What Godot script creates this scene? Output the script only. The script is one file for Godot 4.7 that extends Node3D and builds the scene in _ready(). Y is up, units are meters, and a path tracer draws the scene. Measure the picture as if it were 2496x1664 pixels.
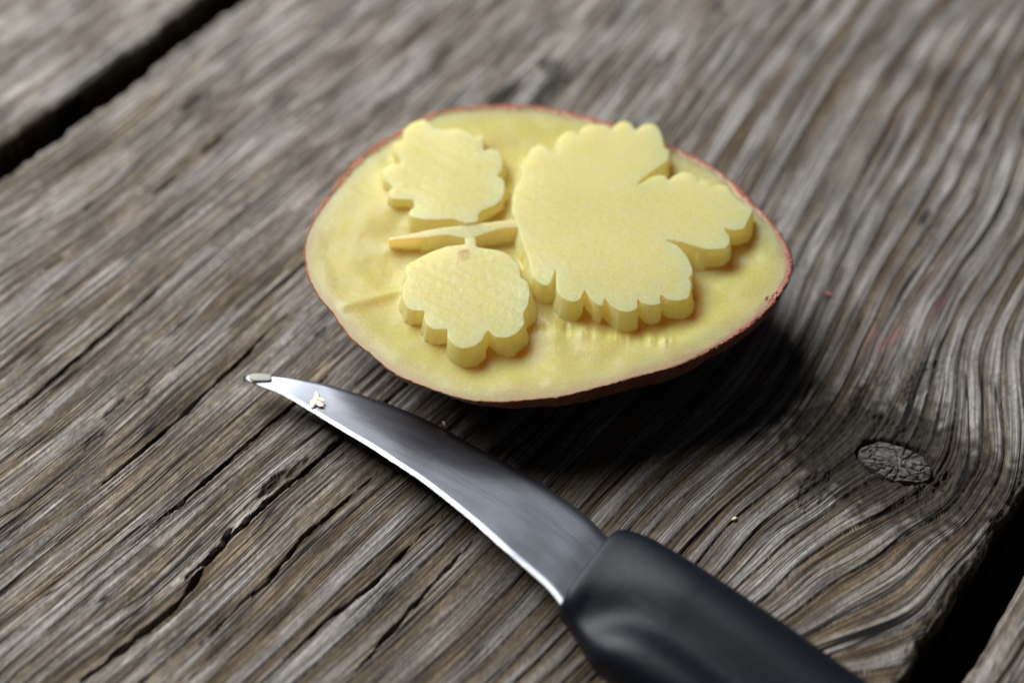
extends Node3D
# A halved red potato carved into a leaf printing stamp and a paring knife on a weathered plank table.
# Lengths are in millimetres inside the builders; MM turns them into metres.
const MM := 0.001

# ---- traced outlines, millimetres on the table (x right, y towards the viewer) ----
const RIM := [
	Vector2(-38.1, -8.7), Vector2(-37.2, -15.2), Vector2(-34.9, -21.3), Vector2(-31.3, -28.7), Vector2(-27.4, -34.0), Vector2(-23.0, -38.2), Vector2(-18.5, -41.9), Vector2(-15.1, -44.6),
	Vector2(-10.0, -45.8), Vector2(-2.2, -46.5), Vector2(5.5, -46.1), Vector2(10.7, -44.6), Vector2(14.9, -43.1), Vector2(19.1, -41.6), Vector2(25.0, -38.4), Vector2(30.7, -35.0),
	Vector2(35.5, -32.0), Vector2(39.4, -28.5), Vector2(43.1, -23.9), Vector2(45.9, -19.0), Vector2(48.7, -14.6), Vector2(50.7, -9.2), Vector2(51.0, -5.5), Vector2(50.3, -1.8),
	Vector2(48.5, 1.5), Vector2(46.7, 4.3), Vector2(43.2, 8.3), Vector2(39.0, 11.9), Vector2(33.4, 15.7), Vector2(27.9, 18.7), Vector2(20.4, 21.0), Vector2(16.6, 22.5),
	Vector2(12.8, 23.6), Vector2(9.1, 24.8), Vector2(4.0, 25.6), Vector2(-1.9, 26.1), Vector2(-7.1, 25.8), Vector2(-11.5, 24.4), Vector2(-16.7, 22.1), Vector2(-20.6, 19.8),
	Vector2(-24.5, 16.0), Vector2(-28.6, 11.7), Vector2(-32.0, 6.3), Vector2(-34.6, 2.8), Vector2(-36.7, -1.8)]
const BIG_LEAF := [
	Vector2(0.0, -15.3), Vector2(0.3, -19.5), Vector2(0.8, -21.6), Vector2(1.9, -23.9), Vector2(1.9, -27.1), Vector2(2.9, -28.6), Vector2(3.8, -31.6), Vector2(5.4, -32.5),
	Vector2(7.0, -31.8), Vector2(7.9, -30.1), Vector2(8.5, -29.9), Vector2(8.6, -31.6), Vector2(8.8, -34.0), Vector2(10.2, -35.8), Vector2(11.7, -36.2), Vector2(13.0, -35.2),
	Vector2(13.3, -36.7), Vector2(15.0, -38.1), Vector2(17.1, -38.0), Vector2(18.5, -37.6), Vector2(19.1, -36.7), Vector2(19.8, -37.8), Vector2(20.8, -38.9), Vector2(21.9, -39.1),
	Vector2(23.1, -38.4), Vector2(23.8, -36.7), Vector2(25.4, -38.0), Vector2(26.9, -38.3), Vector2(28.2, -37.3), Vector2(28.8, -34.8), Vector2(29.1, -31.8), Vector2(30.0, -31.0),
	Vector2(29.6, -28.4), Vector2(28.2, -26.9), Vector2(25.8, -24.7), Vector2(23.1, -21.6), Vector2(24.5, -22.4), Vector2(26.1, -23.7), Vector2(27.8, -24.4), Vector2(28.8, -24.2),
	Vector2(29.3, -23.1), Vector2(30.6, -24.4), Vector2(32.2, -25.3), Vector2(33.7, -25.1), Vector2(34.5, -24.2), Vector2(34.8, -22.9), Vector2(35.8, -23.2), Vector2(37.0, -23.0),
	Vector2(37.3, -21.7), Vector2(39.0, -21.9), Vector2(40.2, -21.7), Vector2(40.9, -20.6), Vector2(41.2, -19.3), Vector2(42.7, -17.5), Vector2(44.4, -15.8), Vector2(44.0, -14.3),
	Vector2(43.3, -12.8), Vector2(42.5, -11.0), Vector2(41.6, -10.3), Vector2(40.2, -10.2), Vector2(38.7, -10.8), Vector2(39.5, -8.8), Vector2(39.4, -7.2), Vector2(38.3, -5.8),
	Vector2(35.8, -5.6), Vector2(33.4, -6.4), Vector2(30.9, -7.5), Vector2(29.5, -7.9), Vector2(27.7, -8.3), Vector2(29.8, -6.9), Vector2(30.8, -5.5), Vector2(31.6, -3.8),
	Vector2(32.1, -1.9), Vector2(32.2, -0.0), Vector2(31.5, 1.1), Vector2(31.8, 2.5), Vector2(31.5, 4.1), Vector2(30.9, 5.7), Vector2(29.1, 6.3), Vector2(27.5, 6.0),
	Vector2(26.2, 4.9), Vector2(26.0, 6.9), Vector2(24.3, 7.3), Vector2(22.8, 6.8), Vector2(22.1, 5.8), Vector2(21.9, 8.0), Vector2(20.4, 8.9), Vector2(18.7, 8.6),
	Vector2(17.4, 7.5), Vector2(16.3, 5.9), Vector2(15.8, 7.5), Vector2(15.0, 7.3), Vector2(14.0, 6.4), Vector2(13.3, 5.0), Vector2(12.9, 3.9), Vector2(12.2, 5.8),
	Vector2(11.2, 6.7), Vector2(9.8, 6.4), Vector2(8.6, 5.5), Vector2(7.9, 3.9), Vector2(7.8, -1.0), Vector2(7.2, 1.6), Vector2(6.3, 3.0), Vector2(5.0, 2.4),
	Vector2(3.7, 0.7), Vector2(3.3, -1.7), Vector2(2.4, -5.7), Vector2(1.7, -8.6), Vector2(1.3, -11.0)]
const BACK_LEAF := [
	Vector2(-8.4, -11.9), Vector2(-10.6, -12.9), Vector2(-13.5, -12.9), Vector2(-16.0, -13.0), Vector2(-18.4, -13.7), Vector2(-19.0, -15.0), Vector2(-18.0, -16.5), Vector2(-18.2, -17.9),
	Vector2(-19.9, -18.2), Vector2(-22.1, -18.3), Vector2(-23.0, -19.8), Vector2(-22.3, -21.5), Vector2(-23.8, -23.1), Vector2(-24.3, -25.2), Vector2(-23.3, -26.9), Vector2(-21.4, -27.2),
	Vector2(-21.0, -28.4), Vector2(-22.1, -30.5), Vector2(-22.5, -32.9), Vector2(-20.6, -33.8), Vector2(-20.8, -36.4), Vector2(-19.2, -38.5), Vector2(-17.2, -39.4), Vector2(-15.9, -38.5),
	Vector2(-15.0, -37.0), Vector2(-12.7, -36.6), Vector2(-10.4, -36.8), Vector2(-8.0, -35.5), Vector2(-6.7, -34.3), Vector2(-6.3, -35.2), Vector2(-5.4, -34.5), Vector2(-5.4, -31.0),
	Vector2(-4.2, -31.4), Vector2(-2.4, -30.6), Vector2(-1.7, -28.4), Vector2(-1.9, -26.0), Vector2(-2.6, -24.4), Vector2(-1.5, -23.1), Vector2(-1.3, -20.6), Vector2(-1.9, -18.1),
	Vector2(-3.3, -16.5), Vector2(-5.3, -15.4), Vector2(-6.1, -14.2), Vector2(-6.2, -12.5)]
const FRONT_LEAF := [
	Vector2(-8.6, -6.9), Vector2(-11.8, -6.4), Vector2(-14.7, -5.2), Vector2(-16.8, -3.8), Vector2(-18.5, -2.4), Vector2(-19.0, -1.4), Vector2(-18.6, 0.9), Vector2(-19.3, 3.0),
	Vector2(-19.2, 5.5), Vector2(-18.4, 7.7), Vector2(-17.0, 8.7), Vector2(-15.2, 8.8), Vector2(-15.3, 10.2), Vector2(-14.7, 11.9), Vector2(-13.4, 12.9), Vector2(-11.2, 12.8),
	Vector2(-11.1, 14.4), Vector2(-10.2, 15.9), Vector2(-8.7, 16.9), Vector2(-6.8, 16.6), Vector2(-5.1, 15.2), Vector2(-4.2, 12.9), Vector2(-2.7, 14.3), Vector2(-0.7, 14.4),
	Vector2(1.0, 13.3), Vector2(2.2, 11.3), Vector2(2.1, 9.1), Vector2(2.8, 7.3), Vector2(3.2, 4.6), Vector2(2.8, 1.9), Vector2(1.6, 0.7), Vector2(1.4, -1.9),
	Vector2(-0.4, -4.3), Vector2(-2.2, -5.4), Vector2(-4.2, -5.8), Vector2(-6.3, -6.3), Vector2(-6.7, -8.3), Vector2(-8.5, -8.3)]
const STEM := [
	Vector2(-22.3, -9.1), Vector2(-19.2, -9.8), Vector2(-15.6, -10.8), Vector2(-12.0, -11.4), Vector2(-8.6, -11.8), Vector2(-6.2, -12.3), Vector2(-2.9, -12.9), Vector2(0.2, -13.4),
	Vector2(1.6, -13.1), Vector2(1.6, -11.4), Vector2(-1.5, -11.2), Vector2(-4.7, -9.9), Vector2(-6.9, -8.7), Vector2(-8.5, -8.6), Vector2(-11.9, -9.5), Vector2(-15.5, -9.0),
	Vector2(-19.1, -8.8), Vector2(-22.2, -8.5)]
const SPINE := [
	Vector3(-48.5, 5.2, 12.1), Vector3(-47.1, 5.2, 11.4), Vector3(-43.5, 5.4, 11.7), Vector3(-40.5, 5.5, 11.9), Vector3(-34.5, 5.6, 12.9), Vector3(-30.7, 5.8, 14.2), Vector3(-25.4, 5.9, 16.1), Vector3(-20.9, 6.1, 18.1),
	Vector3(-14.3, 6.3, 21.6), Vector3(-7.0, 6.5, 26.5), Vector3(0.1, 6.8, 31.2), Vector3(7.1, 7.0, 36.3), Vector3(13.1, 7.2, 42.0), Vector3(16.1, 7.3, 45.8)]
const EDGE := [
	Vector3(-48.6, 4.7, 12.0), Vector3(-45.9, 4.8, 13.7), Vector3(-40.9, 4.9, 16.4), Vector3(-35.4, 5.1, 20.5), Vector3(-30.0, 5.3, 24.6), Vector3(-24.7, 5.4, 28.4), Vector3(-20.3, 5.6, 31.9), Vector3(-15.2, 5.7, 35.9),
	Vector3(-10.2, 5.9, 40.5), Vector3(-6.0, 6.0, 44.6), Vector3(-1.9, 6.2, 49.0), Vector3(2.8, 6.3, 53.7), Vector3(6.1, 6.5, 57.3), Vector3(8.6, 6.6, 60.7)]
# long drying cracks of the middle plank: along the plank, across the plank
const CRACKS := [
	[Vector2(-19.5, -9.4), Vector2(-23.2, -9.8), Vector2(-35.6, -10.8), Vector2(-42.3, -11.5), Vector2(-49.0, -12.1), Vector2(-54.0, -12.8), Vector2(-62.5, -13.0), Vector2(-67.3, -13.0),
	Vector2(-73.2, -13.3)],
	[Vector2(-61.6, -13.9), Vector2(-69.5, -12.4), Vector2(-77.0, -10.9), Vector2(-85.1, -11.9), Vector2(-96.7, -13.6)],
	[Vector2(-26.7, -22.3), Vector2(-37.0, -23.2), Vector2(-43.6, -23.9), Vector2(-54.5, -24.2), Vector2(-63.1, -24.6), Vector2(-69.9, -25.6)],
	[Vector2(-20.4, -38.3), Vector2(-24.4, -38.7), Vector2(-34.6, -37.6), Vector2(-46.6, -37.6), Vector2(-48.1, -37.3), Vector2(-58.8, -37.7), Vector2(-68.4, -38.2)],
	[Vector2(-23.5, -62.7), Vector2(-32.1, -62.5), Vector2(-41.3, -62.5), Vector2(-52.0, -62.2), Vector2(-62.2, -62.0), Vector2(-70.6, -62.3)],
	[Vector2(-37.5, -1.3), Vector2(-42.7, -1.8), Vector2(-55.4, -2.9), Vector2(-65.6, -2.0), Vector2(-73.7, -2.7), Vector2(-82.2, -2.8)],
	[Vector2(-37.1, 13.4), Vector2(-44.7, 12.7), Vector2(-55.9, 12.2), Vector2(-64.6, 10.8), Vector2(-74.5, 9.8)],
	[Vector2(-37.8, 20.6), Vector2(-46.9, 20.3), Vector2(-59.3, 20.3), Vector2(-70.6, 20.4)]]
const CRACK_WIDE := [0.8, 0.95, 0.55, 0.62, 0.52, 0.5, 0.5, 0.6]
# how far the grain of the middle plank swings aside, on a 12 mm lattice
const GRAIN := [
	[14.8, 14.5, 14.4, 14.3, 14.3, 14.1, 13.9, 13.3, 12.3, 10.7, 8.7, 6.4, 4.1, 2.0, 0.0, -1.8, -3.6, -5.2, -6.9],
	[15.2, 14.7, 14.2, 13.8, 13.5, 13.3, 12.9, 12.2, 11.1, 9.4, 7.2, 5.0, 2.6, 0.1, -2.6, -5.2, -7.7, -10.2, -12.7],
	[15.6, 14.8, 14.1, 13.4, 12.8, 12.4, 11.9, 11.2, 9.8, 7.8, 5.9, 3.8, 1.2, -1.9, -5.1, -8.5, -11.8, -15.2, -18.5],
	[15.7, 14.9, 14.1, 13.1, 12.2, 11.4, 10.9, 10.3, 8.8, 6.5, 4.9, 2.9, -0.2, -3.8, -7.7, -11.7, -15.9, -20.1, -24.4],
	[15.5, 15.0, 14.2, 13.0, 11.7, 10.6, 9.9, 9.4, 8.5, 6.5, 4.4, 1.7, -1.7, -5.6, -9.9, -14.7, -19.7, -25.0, -30.4],
	[14.8, 14.7, 14.2, 13.0, 11.7, 10.4, 9.3, 8.6, 8.1, 6.9, 4.0, 0.4, -3.0, -7.0, -11.8, -17.3, -23.3, -29.8, -36.4],
	[13.8, 13.9, 13.7, 12.8, 11.9, 10.8, 9.5, 8.2, 7.1, 6.0, 3.4, -0.2, -3.7, -7.8, -13.0, -19.3, -26.5, -34.2, -42.2],
	[12.8, 12.7, 12.4, 12.3, 12.0, 11.3, 10.1, 8.2, 6.2, 4.4, 2.3, -0.5, -3.8, -7.8, -13.4, -20.7, -29.1, -38.2, -47.3],
	[12.6, 12.0, 11.7, 11.9, 12.0, 11.5, 10.4, 8.3, 5.8, 3.5, 1.4, -1.0, -3.8, -7.6, -13.3, -21.5, -31.0, -41.1, -51.0],
	[12.5, 12.0, 11.8, 11.9, 11.9, 11.4, 10.2, 8.3, 5.9, 3.5, 1.1, -1.4, -4.4, -8.2, -13.5, -21.7, -31.7, -42.3, -52.6],
	[12.2, 12.2, 12.1, 12.1, 11.8, 11.2, 10.1, 8.4, 6.3, 4.0, 1.4, -1.7, -5.3, -9.8, -15.0, -22.5, -32.3, -42.2, -52.2],
	[12.2, 12.4, 12.5, 12.3, 11.8, 11.1, 10.1, 8.7, 6.9, 4.7, 2.0, -1.4, -5.7, -10.7, -15.9, -23.4, -33.5, -42.5, -51.5],
	[12.5, 12.6, 12.5, 12.2, 11.7, 11.0, 10.2, 9.1, 7.6, 5.6, 2.9, -0.6, -5.0, -10.2, -15.4, -23.2, -33.4, -42.5, -51.0],
	[12.7, 12.3, 12.1, 11.8, 11.5, 11.1, 10.6, 9.8, 8.5, 6.7, 4.1, 0.7, -3.3, -8.4, -14.8, -22.4, -31.9, -41.3, -50.2],
	[12.2, 11.7, 11.4, 11.3, 11.3, 11.3, 11.1, 10.6, 9.6, 8.0, 5.6, 2.2, -1.8, -7.1, -14.2, -21.4, -30.5, -39.8, -48.8],
	[11.3, 11.0, 10.8, 10.9, 11.3, 11.7, 11.8, 11.5, 10.8, 9.6, 7.3, 3.7, -0.9, -6.4, -14.0, -21.1, -29.5, -38.2, -46.9],
	[10.4, 10.4, 10.6, 11.0, 11.6, 12.2, 12.6, 12.6, 12.2, 11.1, 9.1, 5.3, 0.4, -5.7, -13.8, -21.4, -28.9, -36.7, -44.5],
	[9.5, 10.0, 10.6, 11.3, 12.0, 12.8, 13.5, 13.8, 13.5, 12.4, 10.3, 6.7, 1.7, -5.2, -13.6, -21.2, -28.1, -35.1, -42.1],
	[8.9, 9.8, 10.7, 11.6, 12.6, 13.5, 14.3, 14.7, 14.4, 13.2, 11.0, 7.8, 2.6, -4.7, -12.9, -20.2, -26.9, -33.2, -39.6],
	[8.5, 9.7, 10.8, 12.0, 13.1, 14.1, 14.9, 15.3, 15.1, 13.9, 11.9, 8.6, 3.0, -4.1, -11.7, -18.7, -25.1, -31.1, -37.0],
	[8.3, 9.7, 11.0, 12.4, 13.6, 14.6, 15.4, 15.8, 15.6, 14.6, 12.8, 9.4, 3.5, -3.5, -10.4, -16.9, -22.9, -28.7, -34.3],
	[8.2, 9.8, 11.3, 12.7, 14.0, 15.1, 15.9, 16.2, 15.9, 14.9, 12.9, 9.4, 3.8, -2.9, -9.1, -14.9, -20.6, -26.1, -31.5],
	[8.2, 9.9, 11.5, 13.1, 14.5, 15.6, 16.3, 16.5, 16.0, 14.8, 12.4, 8.8, 3.8, -1.9, -7.5, -12.9, -18.1, -23.4, -28.6],
	[8.2, 10.0, 11.8, 13.4, 14.9, 16.0, 16.7, 16.8, 16.1, 14.4, 11.8, 8.1, 3.9, -0.8, -5.8, -10.7, -15.7, -20.6, -25.6]]

const BASE_Y := 16.5      # height of the cut face
const LEAF_Y := 19.5      # height of the stamp's printing face

var n1 := noise(11, 1)
var n2 := noise(23, 1)
var n3 := noise(37, 1)
var n4 := noise(53, 3)
var n5 := noise(71, 4)


func _ready() -> void:
	stage()
	table()
	potato()
	knife()
	scraps()


# ------------------------------------------------------------------ camera, air and light
func stage() -> void:
	var cam := Camera3D.new()
	cam.name = "camera"
	cam.position = Vector3(0, 223.643, 176.661) * MM
	cam.rotation_degrees = Vector3(-51.694, 0, 0)
	cam.keep_aspect = Camera3D.KEEP_HEIGHT
	var lens := CameraAttributesPhysical.new()
	lens.frustum_focal_length = 53.37
	lens.frustum_focus_distance = 0.263
	lens.frustum_near = 0.01
	lens.frustum_far = 20.0
	lens.exposure_aperture = 6.0
	lens.auto_exposure_enabled = false
	cam.attributes = lens
	cam.fov = 25.346
	cam.near = 0.01
	cam.far = 20.0
	cam.current = true
	add_child(cam)
	var env := Environment.new()
	env.background_mode = Environment.BG_COLOR
	env.background_color = Color(0.022, 0.0235, 0.027).linear_to_srgb()
	env.tonemap_mode = Environment.TONE_MAPPER_LINEAR
	env.tonemap_exposure = 1.0
	env.sdfgi_enabled = true
	env.ssao_enabled = true
	env.ssil_enabled = true
	var we := WorldEnvironment.new()
	we.name = "air"
	we.environment = env
	add_child(we)
	# soft cool daylight falling in from behind and to the left
	var day := AreaLight3D.new()
	day.name = "daylight"
	day.area_size = Vector2(0.53, 0.42)
	day.light_color = Color(0.985, 0.99, 1.0)
	day.light_energy = 1.0
	day.area_range = 6.0
	day.shadow_enabled = true
	var from := Vector3(-0.50, 0.72, -0.54).normalized() * 0.62
	day.position = from
	day.look_at_from_position(from, Vector3.ZERO, Vector3.UP)
	add_child(day)


# ------------------------------------------------------------------ helpers
func noise(seed_: int, octaves: int) -> FastNoiseLite:
	var n := FastNoiseLite.new()
	n.seed = seed_
	n.noise_type = FastNoiseLite.TYPE_SIMPLEX_SMOOTH if octaves == 1 else FastNoiseLite.TYPE_SIMPLEX
	n.frequency = 1.0
	n.fractal_type = FastNoiseLite.FRACTAL_NONE if octaves == 1 else FastNoiseLite.FRACTAL_FBM
	n.fractal_octaves = octaves
	return n


func noise_texture(seed_: int, freq: float, octaves: int, w := 512, h := 512, ramp: Gradient = null) -> NoiseTexture2D:
	var n := FastNoiseLite.new()
	n.seed = seed_
	n.noise_type = FastNoiseLite.TYPE_SIMPLEX
	n.frequency = freq
	n.fractal_octaves = octaves
	var t := NoiseTexture2D.new()
	t.noise = n
	t.width = w
	t.height = h
	t.seamless = true
	if ramp:
		t.color_ramp = ramp
	return t


func ramp2(a: Color, b: Color, at0 := 0.25, at1 := 0.75) -> Gradient:
	var g := Gradient.new()
	g.offsets = PackedFloat32Array([at0, at1])
	g.colors = PackedColorArray([a, b])
	return g


func part(called: String, mesh: Mesh, mat: Material, parent: Node) -> MeshInstance3D:
	var o := MeshInstance3D.new()
	o.name = called
	o.mesh = mesh
	o.material_override = mat
	parent.add_child(o, true)
	return o


func thing(called: String, label: String, category: String, at := Vector3.ZERO) -> Node3D:
	var o := Node3D.new()
	o.name = called
	o.position = at
	o.set_meta("label", label)
	o.set_meta("category", category)
	add_child(o, true)
	return o


# a sheet of rows x cols points (millimetres), smooth normals from its neighbours
func sheet(rows: int, cols: int, p: PackedVector3Array, col := PackedColorArray(), uv := PackedVector2Array(), loop := false, turned := false) -> ArrayMesh:
	var nr := PackedVector3Array()
	nr.resize(rows * cols)
	var q := PackedVector3Array()
	q.resize(rows * cols)
	for i in rows:
		var up := mini(i + 1, rows - 1) * cols
		var dn := maxi(i - 1, 0) * cols
		var at := i * cols
		for j in cols:
			var a := j + 1
			var b := j - 1
			if loop:
				if a >= cols: a = 1
				if b < 0: b = cols - 2
			else:
				if a >= cols: a = cols - 1
				if b < 0: b = 0
			var nn: Vector3 = (p[at + a] - p[at + b]).cross(p[up + j] - p[dn + j]).normalized() * (-1.0 if turned else 1.0)
			if nn.length_squared() < 0.5: nn = Vector3.UP if i == 0 or turned else Vector3.DOWN
			nr[at + j] = nn
			q[at + j] = p[at + j] * MM
	var ix := PackedInt32Array()
	ix.resize((rows - 1) * (cols - 1) * 6)
	var k := 0
	for i in rows - 1:
		for j in cols - 1:
			var a := i * cols + j
			ix[k] = a
			ix[k + 1] = a + cols
			ix[k + 2] = a + 1
			ix[k + 3] = a + 1
			ix[k + 4] = a + cols
			ix[k + 5] = a + cols + 1
			k += 6
	if turned:
		ix.reverse()
	var arr := []
	arr.resize(Mesh.ARRAY_MAX)
	arr[Mesh.ARRAY_VERTEX] = q
	arr[Mesh.ARRAY_NORMAL] = nr
	arr[Mesh.ARRAY_INDEX] = ix
	if col.size(): arr[Mesh.ARRAY_COLOR] = col
	if uv.size(): arr[Mesh.ARRAY_TEX_UV] = uv
	var m := ArrayMesh.new()
	m.add_surface_from_arrays(Mesh.PRIMITIVE_TRIANGLES, arr)
	return m


func smooth(a: float, b: float, x: float) -> float:
	var t := clampf((x - a) / (b - a), 0.0, 1.0)
	return t * t * (3.0 - 2.0 * t)


# an even, rounded version of a traced outline, about «step» millimetres between points
func even(pts: Array, step: float, closed := true, sharp := 0.0) -> PackedVector2Array:
	var out := PackedVector2Array()
	var n := pts.size()
	for i in (n if closed else n - 1):
		var a: Vector2 = pts[(i - 1 + n) % n] if closed else pts[maxi(i - 1, 0)]
		var b: Vector2 = pts[i]
		var c: Vector2 = pts[(i + 1) % n]
		var d: Vector2 = pts[(i + 2) % n] if closed else pts[mini(i + 2, n - 1)]
		var m := maxi(1, int(round(b.distance_to(c) / step)))
		for k in m:
			out.append(b.cubic_interpolate(c, a, d, float(k) / m).lerp(b.lerp(c, float(k) / m), sharp))
	if not closed:
		out.append(pts[n - 1])
	return out


func seg_distance(p: Vector2, a: Vector2, b: Vector2) -> float:
	var ab := b - a
	return p.distance_to(a + ab * clampf((p - a).dot(ab) / maxf(ab.length_squared(), 1e-6), 0.0, 1.0))


# ------------------------------------------------------------------ the planks
var ring_lines := PackedFloat32Array([-7.6, -5.2, -3.0, -0.6, 2.2, 5.0, 8.2, 12.4, 17.2, 21.9, 27.2, 30.9, 33.4, 35.2, 37.0, 38.5, 40.0, 41.8, 43.2, 44.4, 45.6, 46.6, 47.6, 48.6, 50.0, 52.0])


func bsp(f: float) -> Array:
	var g := 1.0 - f
	return [g * g * g / 6.0, (3 * f * f * f - 6 * f * f + 4) / 6.0, (-3 * f * f * f + 3 * f * f + 3 * f + 1) / 6.0, f * f * f / 6.0]


func grain_at(s: float, t: float) -> float:
	var u := (s + 114.0) / 12.0
	var v := (t + 114.0) / 12.0
	var i := clampi(floori(u), 1, 21)
	var j := clampi(floori(v), 1, 16)
	var a := bsp(clampf(u - i, 0, 1))
	var b := bsp(clampf(v - j, 0, 1))
	var w := 0.0
	for x in 4:
		var r: Array = GRAIN[i - 1 + x]
		w += a[x] * (r[j - 1] * b[0] + r[j] * b[1] + r[j + 1] * b[2] + r[j + 2] * b[3])
	return t + w


const KNOT := Vector2(19.4, 70.6)
const PITS := [
	[11.1, -93.9, 3.2, 1.5, 0.9], [15.0, -92.5, 1.5, 0.8, 0.6], [4.7, -81.7, 3.6, 0.7, 0.9], [-2.8, -82.6, 2.0, 0.9, 0.5], [-9.8, -81.1, 3.6, 0.7, 0.8],
	[-23.3, -89.6, 2.2, 0.6, 0.6], [-38.1, -83.6, 2.5, 0.8, 0.5], [-62.9, -46.0, 3.0, 1.2, 0.5], [-50.7, -14.7, 3.4, 1.0, 1.0], [-45.0, -13.2, 3.0, 0.9, 0.7],
	[52.0, -41.5, 5.5, 2.4, 1.0], [60.0, -34.4, 6.5, 2.2, 1.0], [66.5, -38.5, 2.6, 4.0, 0.9], [20.6, 79.6, 2.2, 1.6, 1.0], [16.4, 78.0, 1.6, 2.0, 0.7], [25.5, 66.0, 1.5, 3.5, 0.7], [75.3, 47.7, 2.6, 1.2, 0.8], [53.7, 24.3, 3.0, 1.2, 0.5], [-50.5, -46.2, 2.0, 0.8, 0.6],
	[-55.9, -48.0, 3.0, 0.9, 0.6], [-20.0, -30.0, 2.2, 0.8, 0.5], [-34.0, -52.0, 4.0, 1.0, 0.4], [5.0, 62.0, 5.0, 2.2, 0.6], [38.0, 66.0, 6.0, 2.0, 0.6], [30.0, 60.0, 6.0, 2.4, 0.5]]
const PINK := [[41.0, 56.0, 2.2, 1.0, 0.9], [45.0, 57.0, 2.6, 0.8, 0.8], [43.0, 53.4, 2.0, 0.8, 0.6], [58.3, 60.0, 4.0, 1.0, 0.6], [62.0, 56.0, 5.0, 0.6, 0.35]]


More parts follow.
